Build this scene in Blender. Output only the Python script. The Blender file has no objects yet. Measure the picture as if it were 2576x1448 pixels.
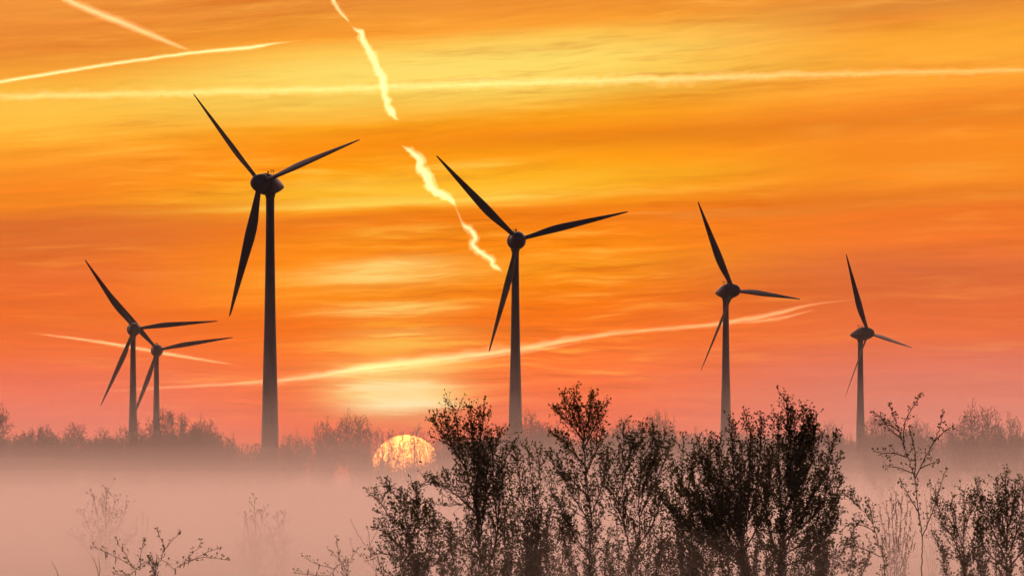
import bpy, math, random
import numpy as np
from mathutils import Vector, Matrix

sc = bpy.context.scene
col = sc.collection
R = math.radians
K = 5.22e-5                 # radians per layout unit (the layout sheet is 2575 x 1448)
HY, CX = 1240.0, 1287.5     # horizon row, centre column of the layout sheet
CAM_Z = 3.0

def srgb(r, g, b):
    f = lambda c: (c/255/12.92) if c <= 10 else ((c/255+.055)/1.055)**2.4
    return (f(r), f(g), f(b), 1.0)

def place(px, py, d):
    return Vector(((px-CX)*K*d, d, CAM_Z+(HY-py)*K*d))

def tag(o, label=None, cat=None, group=None, kind=None):
    for k, v in (('label', label), ('category', cat), ('group', group), ('kind', kind)):
        if v:
            o[k] = v
    return o

def empty(name, loc, rz=0.0):
    o = bpy.data.objects.new(name, None)
    o.empty_display_size = 0.5
    o.location = loc
    o.rotation_euler.z = rz
    col.objects.link(o)
    return o

def link_mesh(name, me, parent=None, mat=None):
    o = bpy.data.objects.new(name, me)
    col.objects.link(o)
    if parent:
        o.parent = parent
    if mat:
        for m in (mat if isinstance(mat, (list, tuple)) else [mat]):
            me.materials.append(m)
    return o

class MB:
    def __init__(self):
        self.v, self.f, self.m = [], [], []
    def ring_tube(self, pts, rad, n=5, cap=True):
        """tube through pts with one radius per point"""
        base = len(self.v)
        P = len(pts)
        prev = None
        for i in range(P):
            a = pts[max(i-1, 0)]
            b = pts[min(i+1, P-1)]
            t = (b[0]-a[0], b[1]-a[1], b[2]-a[2])
            l = math.sqrt(t[0]**2+t[1]**2+t[2]**2) or 1
            t = (t[0]/l, t[1]/l, t[2]/l)
            if prev is None:
                u = (0, -t[2], t[1]) if abs(t[0]) < .9 else (t[2], 0, -t[0])
            else:
                d = prev[0]*t[0]+prev[1]*t[1]+prev[2]*t[2]
                u = (prev[0]-d*t[0], prev[1]-d*t[1], prev[2]-d*t[2])
            l = math.sqrt(u[0]**2+u[1]**2+u[2]**2) or 1
            u = (u[0]/l, u[1]/l, u[2]/l)
            prev = u
            w = (t[1]*u[2]-t[2]*u[1], t[2]*u[0]-t[0]*u[2], t[0]*u[1]-t[1]*u[0])
            r = rad[i]
            p = pts[i]
            for k in range(n):
                c, s = math.cos(k*2*math.pi/n)*r, math.sin(k*2*math.pi/n)*r
                self.v.append((p[0]+c*u[0]+s*w[0], p[1]+c*u[1]+s*w[1], p[2]+c*u[2]+s*w[2]))
        for i in range(P-1):
            for k in range(n):
                k2 = (k+1) % n
                self.f.append((base+i*n+k, base+i*n+k2, base+(i+1)*n+k2, base+(i+1)*n+k))
        if cap:
            self.f.append(tuple(base+k for k in reversed(range(n))))
            self.f.append(tuple(base+(P-1)*n+k for k in range(n)))
    def lathe(self, prof, n=32, axis='z'):
        """prof: list of (s, r) along the axis"""
        base = len(self.v)
        for s, r in prof:
            for k in range(n):
                c, q = math.cos(k*2*math.pi/n)*r, math.sin(k*2*math.pi/n)*r
                self.v.append((c, q, s) if axis == 'z' else (q, s, c))
        for i in range(len(prof)-1):
            for k in range(n):
                k2 = (k+1) % n
                self.f.append((base+i*n+k, base+i*n+k2, base+(i+1)*n+k2, base+(i+1)*n+k))
        self.f.append(tuple(base+k for k in reversed(range(n))))
        self.f.append(tuple(base+(len(prof)-1)*n+k for k in range(n)))
    def leaf(self, p, d, s, L, W, fold):
        """folded leaf: base p, direction d, side vector s, keel offset"""
        b = len(self.v)
        n = (d[1]*s[2]-d[2]*s[1], d[2]*s[0]-d[0]*s[2], d[0]*s[1]-d[1]*s[0])
        q = [p[i]+d[i]*L*.42 for i in range(3)]
        self.v.append(tuple(p))
        self.v.append(tuple(q[i]+s[i]*W+n[i]*fold for i in range(3)))
        self.v.append(tuple(p[i]+d[i]*L for i in range(3)))
        self.v.append(tuple(q[i]-s[i]*W+n[i]*fold for i in range(3)))
        self.f.append((b, b+1, b+2))
        self.f.append((b, b+2, b+3))
    def mesh(self, name, smooth=False):
        me = bpy.data.meshes.new(name)
        me.from_pydata(self.v, [], self.f)
        if self.m:
            me.polygons.foreach_set('material_index', self.m)
        if smooth:
            me.polygons.foreach_set('use_smooth', [True]*len(me.polygons))
        me.update()
        return me
    def build(self, name, mat, parent=None, smooth=False):
        return link_mesh(name, self.mesh(name, smooth), parent, mat)

# ------------------------------------------------------------------ materials
def new_mat(name):
    m = bpy.data.materials.new(name)
    m.use_nodes = True
    m.node_tree.nodes.clear()
    return m, m.node_tree.nodes, m.node_tree.links

def paint(name, base, rough=.5, var=.12, scale=3.0, bump=0.0):
    m, n, l = new_mat(name)
    out = n.new('ShaderNodeOutputMaterial')
    b = n.new('ShaderNodeBsdfPrincipled')
    tc = n.new('ShaderNodeTexCoord')
    nz = n.new('ShaderNodeTexNoise')
    nz.inputs['Scale'].default_value = scale
    nz.inputs['Detail'].default_value = 6
    mx = n.new('ShaderNodeMix')
    mx.data_type = 'RGBA'
    mx.inputs[6].default_value = tuple(c*(1-var) for c in base[:3])+(1,)
    mx.inputs[7].default_value = tuple(min(1, c*(1+var)) for c in base[:3])+(1,)
    l.new(tc.outputs['Object'], nz.inputs['Vector'])
    l.new(nz.outputs['Fac'], mx.inputs[0])
    l.new(mx.outputs[2], b.inputs['Base Color'])
    b.inputs['Roughness'].default_value = rough
    if bump:
        bp = n.new('ShaderNodeBump')
        bp.inputs['Strength'].default_value = bump
        l.new(nz.outputs['Fac'], bp.inputs['Height'])
        l.new(bp.outputs[0], b.inputs['Normal'])
    l.new(b.outputs[0], out.inputs['Surface'])
    return m

def leaf_mat(name, a, b_, trans=.35):
    m, n, l = new_mat(name)
    out = n.new('ShaderNodeOutputMaterial')
    g = n.new('ShaderNodeNewGeometry')
    mx = n.new('ShaderNodeMix')
    mx.data_type = 'RGBA'
    mx.inputs[6].default_value = a
    mx.inputs[7].default_value = b_
    l.new(g.outputs['Random Per Island'], mx.inputs[0])
    d = n.new('ShaderNodeBsdfDiffuse')
    t = n.new('ShaderNodeBsdfTranslucent')
    s = n.new('ShaderNodeMixShader')
    s.inputs[0].default_value = trans
    l.new(mx.outputs[2], d.inputs['Color'])
    l.new(mx.outputs[2], t.inputs['Color'])
    l.new(d.outputs[0], s.inputs[1])
    l.new(t.outputs[0], s.inputs[2])
    l.new(s.outputs[0], out.inputs['Surface'])
    return m

def volume_mat(name, color, density, aniso, peak=0.0):
    m, n, l = new_mat(name)
    out = n.new('ShaderNodeOutputMaterial')
    v = n.new('ShaderNodeVolumePrincipled')
    v.inputs['Color'].default_value = color
    v.inputs['Density'].default_value = density
    v.inputs['Anisotropy'].default_value = aniso
    v.inputs['Density Attribute'].default_value = ''
    v.inputs['Color Attribute'].default_value = ''
    v.inputs['Temperature Attribute'].default_value = ''
    if peak:
        w = n.new('ShaderNodeVolumePrincipled')
        w.inputs['Color'].default_value = color
        w.inputs['Density'].default_value = density*peak
        w.inputs['Anisotropy'].default_value = .955
        v.inputs['Density'].default_value = density*(1-peak)
        a = n.new('ShaderNodeAddShader')
        for q in ('Density Attribute', 'Color Attribute', 'Temperature Attribute'):
            w.inputs[q].default_value = ''
        l.new(v.outputs[0], a.inputs[0])
        l.new(w.outputs[0], a.inputs[1])
        l.new(a.outputs[0], out.inputs['Volume'])
    else:
        l.new(v.outputs[0], out.inputs['Volume'])
    return m

M_BARK = paint('birch_bark', (.06, .046, .036), .9, .3, 25)
M_BARK_FAR = paint('far_bark', (.06, .045, .035), .9, .3, 4)
M_LEAF = leaf_mat('spring_leaf', (.065, .088, .022, 1), (.115, .145, .042, 1), .4)
M_LEAF_DARK = leaf_mat('dark_leaf', (.050, .066, .017, 1), (.09, .112, .03, 1), .35)
M_BUD = leaf_mat('bud_leaf', (.05, .045, .02, 1), (.075, .06, .03, 1), .2)
M_CATKIN = paint('catkin', (.05, .035, .015), .9, .3, 40)
M_TOWER = paint('pale_grey_steel_paint', (.19, .18, .19), .45, .06, .3)
M_NAC = paint('pale_grey_shell_paint', (.20, .19, .20), .4, .05, .5)
M_METAL = paint('dark_metal', (.1, .1, .1), .5, .1, 5)

def blade_mat():
    m, n, l = new_mat('blade_paint_with_red_bands')
    out = n.new('ShaderNodeOutputMaterial')
    b = n.new('ShaderNodeBsdfPrincipled')
    tc = n.new('ShaderNodeTexCoord')
    sp = n.new('ShaderNodeSeparateXYZ')
    cr = n.new('ShaderNodeValToRGB')
    mr = n.new('ShaderNodeMapRange')
    mr.inputs['From Max'].default_value = 41
    cr.color_ramp.interpolation = 'CONSTANT'
    e = cr.color_ramp.elements
    e[0].color = (.19, .18, .19, 1)
    e[1].position = .62
    e[1].color = (.17, .11, .11, 1)
    for p, c in ((.76, (.19, .18, .19, 1)), (.88, (.17, .11, .11, 1))):
        x = e.new(p)
        x.color = c
    l.new(tc.outputs['Object'], sp.inputs[0])
    l.new(sp.outputs['Z'], mr.inputs['Value'])
    l.new(mr.outputs[0], cr.inputs[0])
    l.new(cr.outputs[0], b.inputs['Base Color'])
    b.inputs['Roughness'].default_value = .45
    l.new(b.outputs[0], out.inputs['Surface'])
    return m
M_BLADE = blade_mat()

# ------------------------------------------------------------------ camera
cam = bpy.data.cameras.new('camera')
cam.lens = 36/(2*math.tan(2575*K/2))
cam.sensor_width = 36
cam.clip_start = 1
cam.clip_end = 600000
co = bpy.data.objects.new('camera', cam)
co.location = (0, 0, CAM_Z)
co.rotation_euler = (R(90)+(HY-724)*K, 0, 0)
col.objects.link(co)
sc.camera = co

# ------------------------------------------------------------------ sky
SUN_PX, SUN_PY = 1021.0, 1182.0
SUN_AZ = (SUN_PX-CX)*K
SUN_EL = (HY-SUN_PY)*K

world = bpy.data.worlds.new('World')
sc.world = world
world.use_nodes = True
wt = world.node_tree
wt.nodes.clear()

class E:
    """a tiny wrapper: arithmetic on shader sockets"""
    def __init__(self, s): self.s = s
    @staticmethod
    def op(o, *a, clamp=False):
        n = wt.nodes.new('ShaderNodeMath')
        n.operation = o
        n.use_clamp = clamp
        for i, x in enumerate(a):
            if isinstance(x, E): wt.links.new(x.s, n.inputs[i])
            else: n.inputs[i].default_value = x
        return E(n.outputs[0])
    def __add__(s, o): return E.op('ADD', s, o)
    __radd__ = __add__
    def __sub__(s, o): return E.op('SUBTRACT', s, o)
    def __rsub__(s, o): return E.op('SUBTRACT', o, s)
    def __mul__(s, o): return E.op('MULTIPLY', s, o)
    __rmul__ = __mul__
    def __truediv__(s, o): return E.op('DIVIDE', s, o)
    def __neg__(s): return E.op('MULTIPLY', s, -1.0)

def gauss(x, c, w):
    t = (x-c)/w
    return E.op('EXPONENT', -(t*t))
def smooth(x, a, b):
    n = wt.nodes.new('ShaderNodeMapRange')
    n.interpolation_type = 'SMOOTHSTEP'
    wt.links.new(x.s, n.inputs['Value'])
    n.inputs['From Min'].default_value = a
    n.inputs['From Max'].default_value = b
    return E(n.outputs[0])
def vec(x, y, z):
    n = wt.nodes.new('ShaderNodeCombineXYZ')
    for i, q in enumerate((x, y, z)):
        if isinstance(q, E): wt.links.new(q.s, n.inputs[i])
        else: n.inputs[i].default_value = q
    return E(n.outputs[0])
def noise(v, detail=4, rough=.55, scale=1.0):
    n = wt.nodes.new('ShaderNodeTexNoise')
    n.inputs['Scale'].default_value = scale
    n.inputs['Detail'].default_value = detail
    n.inputs['Roughness'].default_value = rough
    wt.links.new(v.s, n.inputs['Vector'])
    return E(n.outputs['Fac'])
def ramp(x, stops):
    n = wt.nodes.new('ShaderNodeValToRGB')
    wt.links.new(x.s, n.inputs[0])
    e = n.color_ramp.elements
    for i, (p, c) in enumerate(stops):
        el = e[i] if i < 2 else e.new(p)
        el.position = p
        el.color = c
    return E(n.outputs[0])
def mix(f, a, b):
    n = wt.nodes.new('ShaderNodeMix')
    n.data_type = 'RGBA'
    n.clamp_factor = True
    for s, x in ((n.inputs[0], f), (n.inputs[6], a), (n.inputs[7], b)):
        if isinstance(x, E): wt.links.new(x.s, s)
        else: s.default_value = x
    return E(n.outputs[2])
def scale_col(c, f):
    n = wt.nodes.new('ShaderNodeVectorMath')
    n.operation = 'SCALE'
    wt.links.new(c.s, n.inputs[0])
    if isinstance(f, E): wt.links.new(f.s, n.inputs['Scale'])
    else: n.inputs['Scale'].default_value = f
    return E(n.outputs[0])

tcw = wt.nodes.new('ShaderNodeTexCoord')
spw = wt.nodes.new('ShaderNodeSeparateXYZ')
wt.links.new(tcw.outputs['Generated'], spw.inputs[0])
dx, dy, dz = (E(spw.outputs[i]) for i in range(3))
az = E.op('ARCTAN2', dx, dy)
el = E.op('ARCSINE', dz)
u = az*(.001/K)             # thousands of layout units right of the view axis
v = el*(.001/K)             # thousands of layout units above the horizon
# streaks of cirrus: long thin noise, tilting up to the right higher in the sky
tilt = v*.062
vt = v-u*tilt
n1 = noise(vec(u*.55, vt*5.5, 3.1), 5, .55)
wa = noise(vec(u*2.6, v*5.0, 31.0), 3, .5)      # slow waves that bend the fibres
wb = noise(vec(u*9.0, v*16.0, 17.0), 2, .5)
vf = vt+(wa-.5)*.045+(wb-.5)*.009
patch = smooth(noise(vec(u*1.5, vt*5.0, 9.4), 3, .5), .36, .62)
n2 = noise(vec(u*1.6, vf*21.0, 7.7), 6, .62)
n3 = noise(vec(u*1.1+.1*v, vf*9.0, 13.3), 4, .5)
n4 = noise(vec(u*3.2, vf*60.0, 1.2), 4, .6)
n5 = noise(vec(u*2.6, vf*40.0, 21.7), 5, .6)
n6 = noise(vec(u*7.5, vf*105.0, 5.2), 4, .6)
vw = vt+(n1-.5)*.10+(n2-.5)*.035
t = vw/1.4
def stops(lst, u0):
    out = []
    for y, c in lst:
        out.append((max(0, min(1, (HY-y)/1400*(1-u0*.062*(HY-y)/1000))), srgb(*c)))
    return out
rc = ramp(t, stops([(1230, (235, 98, 62)), (1060, (250, 100, 58)), (960, (255, 112, 50)), (860, (255, 116, 22)), (800, (255, 118, 8)),
    (740, (255, 132, 6)), (680, (255, 150, 22)), (630, (255, 140, 12)), (560, (252, 128, 16)), (520, (255, 150, 20)), (470, (255, 178, 30)),
    (410, (255, 160, 18)), (350, (252, 143, 16)), (305, (255, 165, 28)), (255, (255, 205, 82)), (160, (255, 215, 98)), (110, (255, 190, 72)),
    (70, (250, 155, 45)), (0, (238, 145, 55))], -.2))
rl = ramp(t, stops([(1220, (222, 112, 92)), (1040, (238, 116, 94)), (950, (244, 113, 80)), (860, (248, 112, 50)), (780, (244, 110, 38)),
    (700, (240, 110, 44)), (610, (228, 111, 45)), (545, (226, 113, 44)), (505, (250, 138, 34)), (450, (252, 138, 34)), (400, (252, 148, 38)),
    (345, (255, 166, 46)), (285, (255, 188, 64)), (225, (255, 188, 66)), (185, (252, 165, 55)), (140, (240, 140, 50)), (60, (240, 142, 55)), (0, (242, 150, 60))], -1.1))
rr = ramp(t, stops([(1220, (210, 126, 112)), (1040, (224, 125, 106)), (950, (232, 121, 96)), (860, (238, 111, 60)), (790, (231, 108, 54)),
    (700, (228, 111, 58)), (625, (252, 124, 45)), (560, (250, 124, 40)), (515, (236, 124, 36)), (455, (255, 145, 36)), (400, (252, 140, 34)),
    (350, (248, 138, 34)), (290, (236, 128, 34)), (245, (245, 140, 40)), (200, (255, 160, 50)), (140, (255, 170, 55)), (80, (255, 166, 50)),
    (35, (244, 150, 52)), (0, (228, 140, 55))], 1.0))
wl = smooth(u, -.45, -1.15)
wr = smooth(u, .10, 1.0)
c = mix(wl, rc, rl)
c = mix(wr, c, rr)
# brighter and darker streaks
cen = (.35+.65*gauss(u, -.25, .75))*(.35+.85*patch)
fib = n5*.55+n6*.25+n2*.2
c = mix(smooth(fib, .50, .66)*cen*.36*smooth(v, .10, .35), c, srgb(255, 200, 84))
c = mix(smooth(fib, .49, .36)*cen*.5*smooth(v, .08, .3), c, srgb(236, 104, 14))
c = scale_col(c, .98+(n1-.5)*.30+cen*((n2-.5)*.36+(n5-.5)*.34+(n6-.5)*.26)+(n2-.5)*.14+(n4-.5)*.14)
strk = smooth(n2*.3+n5*.45+n6*.25, .465, .575)
# pale lit patches of cloud above the sun and across the middle of the sky
def blob(x, y, sx, sy, amt, colr, sharp=.55, gain=1.0):
    global c
    g = gauss(u+(n1-.5)*.12, (x-CX)/1000, sx/1000)*gauss(vt+(n1-.5)*.05+(n2-.5)*.02, (HY-y)/1000-(x-CX)/1000*(HY-y)/1000*.062, sy/1000)
    f = g*(amt*(1-sharp))+g*strk*(amt*sharp*1.7)
    c = mix(f, c, tuple(q*gain for q in srgb(*colr)[:3])+(1,))
PALE, GOLD, DARK = (255, 240, 165), (255, 205, 78), (226, 112, 26)
blob(1000, 940, 190, 110, .85, (255, 150, 60), .2)
blob(1000, 985, 130, 62, 1.0, (255, 212, 105), .35)
blob(1000, 1000, 115, 42, 1.1, PALE, .5, 1.1)
blob(1005, 1018, 105, 18, 1.1, (255, 246, 190), .45, 1.15)
blob(1000, 962, 120, 14, 1.0, (255, 246, 185), .6, 1.1)
blob(1000, 925, 130, 24, .95, (255, 232, 140), .55, 1.05)
blob(1000, 800, 170, 190, .55, (255, 160, 32), .55)
blob(1000, 840, 150, 10, .7, (255, 205, 105), .6)
blob(1010, 865, 190, 16, .6, (255, 190, 80), .5)
blob(960, 782, 160, 17, .85, (255, 205, 105), .5)
blob(985, 682, 180, 32, .95, (255, 208, 110), .45)
blob(1010, 655, 130, 14, .5, (255, 215, 120), .4)
blob(960, 592, 190, 18, .35, GOLD, .6)
blob(980, 508, 420, 9, 1.0, (255, 214, 90), .5)
blob(1020, 497, 380, 22, .75, (255, 205, 75), .5)
blob(1180, 480, 260, 14, .5, (255, 200, 70), .5)
blob(1180, 412, 160, 13, .5, GOLD, .5)
blob(880, 460, 240, 18, .7, GOLD, .5)
blob(1150, 455, 330, 30, .5, (255, 190, 40), .5)
blob(1050, 345, 420, 26, .5, (250, 140, 12), .3)
blob(1500, 440, 300, 18, .30, (255, 180, 50), .6)
blob(1120, 175, 420, 70, .65, (255, 224, 112), .3)
blob(250, 255, 420, 26, .22, (255, 208, 88), .3)
blob(1000, 545, 800, 12, .5, DARK, .6)
blob(1750, 330, 330, 26, .55, (222, 122, 28), .3)
blob(1450, 345, 300, 18, .4, (228, 126, 22), .4)
blob(2080, 322, 60, 14, .5, (255, 160, 58), .3)
blob(2400, 430, 120, 14, .4, (255, 162, 60), .4)
blob(2520, 268, 70, 16, .5, (255, 158, 48), .3)
blob(1950, 535, 500, 14, .5, (226, 118, 40), .5)
blob(2300, 515, 260, 9, .4, (255, 150, 48), .5)
blob(300, 590, 420, 28, .5, (222, 112, 48), .4)
blob(450, 520, 300, 10, .45, (222, 110, 38), .5)
blob(500, 640, 250, 12, .35, (255, 135, 45), .6)
blob(200, 690, 260, 18, .3, (236, 112, 60), .4)
# reddening round the sun itself
c = mix(gauss(u, (SUN_PX-CX)/1000, .24)*gauss(v, .055, .11)*.8, c, srgb(250, 84, 50))
# beyond the picture: added unseen glow brightens the fog, then fades to mauve dusk
near = smooth(E.op('ABSOLUTE', az-SUN_AZ), 1.35, .25)
glow = mix(smooth(el, .07, .16), c, (2.9, 1.48, 1.10, 1))
glow = mix(smooth(el, .18, .75), glow, (.85, .62, .55, 1))
dusk = ramp(smooth(el, -.05, .8), [(0, (.085, .05, .06, 1)), (.35, (.055, .036, .052, 1)), (1, (.036, .030, .046, 1))])
sky_c = mix(near*smooth(el, 1.0, .25), dusk, glow)

nish = wt.nodes.new('ShaderNodeTexSky')
nish.sky_type = 'NISHITA'
nish.sun_disc = False
nish.sun_elevation = SUN_EL
nish.sun_rotation = SUN_AZ
nish.air_density = 1.2
nish.dust_density = 2.0
b1 = wt.nodes.new('ShaderNodeBackground')
b1.inputs['Strength'].default_value = .1
wt.links.new(nish.outputs[0], b1.inputs['Color'])
b2 = wt.nodes.new('ShaderNodeBackground')
b2.inputs['Strength'].default_value = 1.0
wt.links.new(sky_c.s, b2.inputs['Color'])
ms = wt.nodes.new('ShaderNodeMixShader')
ms.inputs[0].default_value = .97
veil = 1.0-smooth(el, .3, 1.2)*.35
wt.links.new((veil*.985).s, ms.inputs[0])
wt.links.new(b1.outputs[0], ms.inputs[1])
wt.links.new(b2.outputs[0], ms.inputs[2])
wo = wt.nodes.new('ShaderNodeOutputWorld')
wt.links.new(ms.outputs[0], wo.inputs['Surface'])

# ------------------------------------------------------------------ the sun: lamp and visible disc
sl = bpy.data.lights.new('sunlight', 'SUN')
sl.energy = 2.0
sl.angle = R(.53)
sl.color = (1.0, .64, .26)
so = bpy.data.objects.new('sunlight', sl)
so.rotation_euler = (R(90)-SUN_EL, 0, -SUN_AZ+math.pi)
so.rotation_euler = Vector((math.sin(SUN_AZ)*math.cos(SUN_EL), math.cos(SUN_AZ)*math.cos(SUN_EL), math.sin(SUN_EL))).to_track_quat('Z', 'Y').to_euler()
so.location = (0, 0, 40)
col.objects.link(so)

SUN_D = 400000.0
bm_v, bm_f = [], []
mb = MB()
rs = SUN_D*88.5*K
mb.lathe([(-rs*math.cos(i*math.pi/24), max(.001*rs, rs*math.sin(i*math.pi/24))) for i in range(25)], 48)
m, n, l = new_mat('sun_surface')
out = n.new('ShaderNodeOutputMaterial')
em = n.new('ShaderNodeEmission')
em.inputs['Color'].default_value = (1.0, .28, .055, 1)
em.inputs['Strength'].default_value = 6.0
l.new(em.outputs[0], out.inputs['Surface'])
sun = mb.build('sun', m, smooth=True)
sun.location = place(SUN_PX, SUN_PY, SUN_D)
tag(sun, 'glowing low sun disc seen through bare treetops above the fog', 'sun')

# ------------------------------------------------------------------ ground
random.seed(5)
def vnoise(x, y, s=0):
    return (math.sin(x*.013+s)+math.sin(y*.009+1.7*s)+math.sin(x*.031+y*.017+2.3*s)+math.sin(x*.007-y*.023+s*3.1))/4
mb = MB()
GX, GY0, GY1 = 900, -60, 5300
nx, ny = 40, 120
for j in range(ny+1):
    y = GY0+(GY1-GY0)*(j/ny)**1.8
    for i in range(nx+1):
        x = -GX+2*GX*i/nx
        mb.v.append((x, y, .12*vnoise(x*3, y*3, .4)-.15))
for j in range(ny):
    for i in range(nx):
        a = j*(nx+1)+i
        mb.f.append((a, a+1, a+nx+2, a+nx+1))
m, n, l = new_mat('bog_ground')
out = n.new('ShaderNodeOutputMaterial')
b = n.new('ShaderNodeBsdfPrincipled')
b.inputs['Roughness'].default_value = .95
tc = n.new('ShaderNodeTexCoord')
nz = n.new('ShaderNodeTexNoise')
nz.inputs['Scale'].default_value = .35
nz.inputs['Detail'].default_value = 8
cr = n.new('ShaderNodeValToRGB')
cr.color_ramp.elements[0].color = (.20, .17, .10, 1)
cr.color_ramp.elements[0].position = .35
cr.color_ramp.elements[1].color = (.42, .36, .25, 1)
cr.color_ramp.elements[1].position = .7
l.new(tc.outputs['Object'], nz.inputs['Vector'])
l.new(nz.outputs['Fac'], cr.inputs[0])
l.new(cr.outputs[0], b.inputs['Base Color'])
l.new(b.outputs[0], out.inputs['Surface'])
tag(mb.build('ground', m, smooth=True), kind='structure')

# ------------------------------------------------------------------ haze (whole scene) and the fog lying on the bog
mb = MB()
hx, y0, y1, z0, z1 = 950, -90, 5400, -1.6, 152
mb.v = [(x, y, z) for z in (z0, z1) for y in (y0, y1) for x in (-hx, hx)]
mb.f = [(0, 2, 3, 1), (4, 5, 7, 6), (0, 1, 5, 4), (1, 3, 7, 5), (3, 2, 6, 7), (2, 0, 4, 6)]
tag(mb.build('haze', volume_mat('haze_air', (1, .98, .97, 1), 2.5e-6, .6)), kind='stuff')

def fog_sigma(z):
    return (.0080+.0045*max(0, min(1, (2.7-z)/1.0)))*math.exp(-(max(z, 1.2)-1.2)/1.75)+.00010*math.exp(-(max(z, 4)-4)/3.5)
FOG = []
tops = [2.2, 2.75, 3.3, 3.9, 4.5, 5.2, 6.0, 7.0, 8.2, 9.6, 11.3, 13.5]
starts = [26, 30, 44, 66, 78, 95, 125, 165, 215, 270, 320, 370]
for i_, zt in enumerate(tops):
    lo = tops[i_-1] if i_ else 1.0
    here = fog_sigma((lo+zt)/2)
    above = fog_sigma((zt+tops[i_+1])/2) if i_ < len(tops)-1 else 0
    FOG.append((zt, here-above, starts[i_]))
fog_root = None
for li, (zt, dens, f0) in enumerate(FOG):
    mb = MB()
    nx, ny = 60, 90
    fx, f1 = 800+li*3, 5200+li*3
    zb = -.6-li*.05
    ids = {}
    for j in range(ny+1):
        y = f0+(f1-f0)*(j/ny)**1.6
        for i in range(nx+1):
            x = fx*(2*i/nx-1)*abs(2*i/nx-1)
            ids[i, j, 1] = len(mb.v)
            mb.v.append((x, y, zt+(.02 if zt < 3 else .045 if zt < 4.2 else .1 if zt < 5.5 else .26)*zt*vnoise(x*6, y*2.2, 1.3+li*.9)))
            ids[i, j, 0] = len(mb.v)
            mb.v.append((x, y, zb))
    for j in range(ny):
        for i in range(nx):
            mb.f.append((ids[i, j, 1], ids[i+1, j, 1], ids[i+1, j+1, 1], ids[i, j+1, 1]))
            mb.f.append((ids[i, j, 0], ids[i, j+1, 0], ids[i+1, j+1, 0], ids[i+1, j, 0]))
    for i in range(nx):
        mb.f.append((ids[i, 0, 0], ids[i+1, 0, 0], ids[i+1, 0, 1], ids[i, 0, 1]))
        mb.f.append((ids[i, ny, 0], ids[i, ny, 1], ids[i+1, ny, 1], ids[i+1, ny, 0]))
    for j in range(ny):
        mb.f.append((ids[0, j, 0], ids[0, j, 1], ids[0, j+1, 1], ids[0, j+1, 0]))
        mb.f.append((ids[nx, j, 0], ids[nx, j+1, 0], ids[nx, j+1, 1], ids[nx, j, 1]))
    o = mb.build('fog_layer' if fog_root else 'fog', volume_mat('fog_air', (1, .985, .98, 1), dens, .70, .06), fog_root)
    tag(o, kind='stuff')
    fog_root = fog_root or o

# ------------------------------------------------------------------ wind turbines
HUB_BACK = 4.4
def blade_mesh():
    sec = [(.9, 1.5, 1.5, -6), (2.2, 1.62, 1.5, -6), (3.6, 1.75, 1.35, -6), (5.5, 2.0, 1.28, -5), (8, 2.4, 1.2, -4), (11, 2.95, 1.12, -3), (14, 3.25, 1.04, -2),
           (17, 3.2, .95, -1), (21, 2.75, .84, 0), (26, 2.2, .70, 1), (31, 1.65, .54, 2), (35.5, 1.12, .38, 3), (38.5, .76, .24, 4), (40.3, .55, .12, 4), (41, .16, .04, 4)]
    mb = MB()
    N = 16
    for r, ch, th, tw in sec:
        a = R(-33+tw)
        flat = min(1, max(0, (r-2)/8))
        for k in range(N):
            q = 2*math.pi*k/N
            x = math.cos(q)
            y = math.sin(q)*(1-flat*.45*(1-x)*.5*1.2)
            X = (x*.5-.18*flat)*ch
            Y = y*.42*th
            mb.v.append((X*math.cos(a)-Y*math.sin(a), X*math.sin(a)+Y*math.cos(a), r))
    for i in range(len(sec)-1):
        for k in range(N):
            k2 = (k+1) % N
            mb.f.append((i*N+k, i*N+k2, (i+1)*N+k2, (i+1)*N+k))
    mb.f.append(tuple(reversed(range(N))))
    mb.f.append(tuple((len(sec)-1)*N+k for k in range(N)))
    me = mb.mesh('blade', True)
    me.materials.append(M_BLADE)
    return me
def interp_prof(p, n):
    s = np.array([a for a, _ in p]); r = np.array([b for _, b in p])
    t = np.linspace(0, 1, n); tt = np.linspace(0, 1, len(p))
    return list(zip(np.interp(t, tt, s).tolist(), np.interp(t, tt, r).tolist()))
BLADE = blade_mesh()
mb = MB()
mb.lathe([(-3.5, .05), (-3.4, .6), (-3.05, 1.2), (-2.4, 1.85), (-1.6, 2.35), (-.7, 2.68), (.2, 2.88), (1.05, 3.02), (1.1, 2.6)], 40, 'y')
SPINNER = mb.mesh('rotor_hub', True); SPINNER.materials.append(M_NAC)
mb = MB()
mb.lathe([(1.18, 2.6), (1.2, 3.12), (1.9, 3.26), (2.7, 3.28), (3.6, 3.22), (4.6, 3.03), (5.6, 2.74), (6.6, 2.36), (7.6, 1.92), (8.5, 1.46), (9.3, 1.0), (9.9, .6), (10.2, .3), (10.3, .05)], 40, 'y')
NACELLE = mb.mesh('nacelle', True); NACELLE.materials.append(M_NAC)
mb = MB()   # weather mast: two posts, crossbar, wind vane, cups, beacon
mb.ring_tube([(-.5, 5.0, 2.6), (-.5, 5.0, 4.5)], [.09, .06], 6)
mb.ring_tube([(.5, 5.0, 2.6), (.5, 5.0, 4.3)], [.09, .06], 6)
mb.ring_tube([(-.75, 5.0, 3.9), (.75, 5.0, 3.9)], [.06, .06], 6)
mb.ring_tube([(-.5, 4.7, 4.5), (-.5, 5.5, 4.5)], [.05, .12], 6)
for q in range(3):
    a = q*2.094
    mb.ring_tube([(.5, 5.0, 4.3), (.5+.35*math.cos(a), 5+.35*math.sin(a), 4.3), (.5+.42*math.cos(a), 5+.42*math.sin(a), 4.36)], [.03, .1, .12], 6)
MAST = mb.mesh('weather_mast'); MAST.materials.append(M_METAL)
mb = MB()
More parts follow.
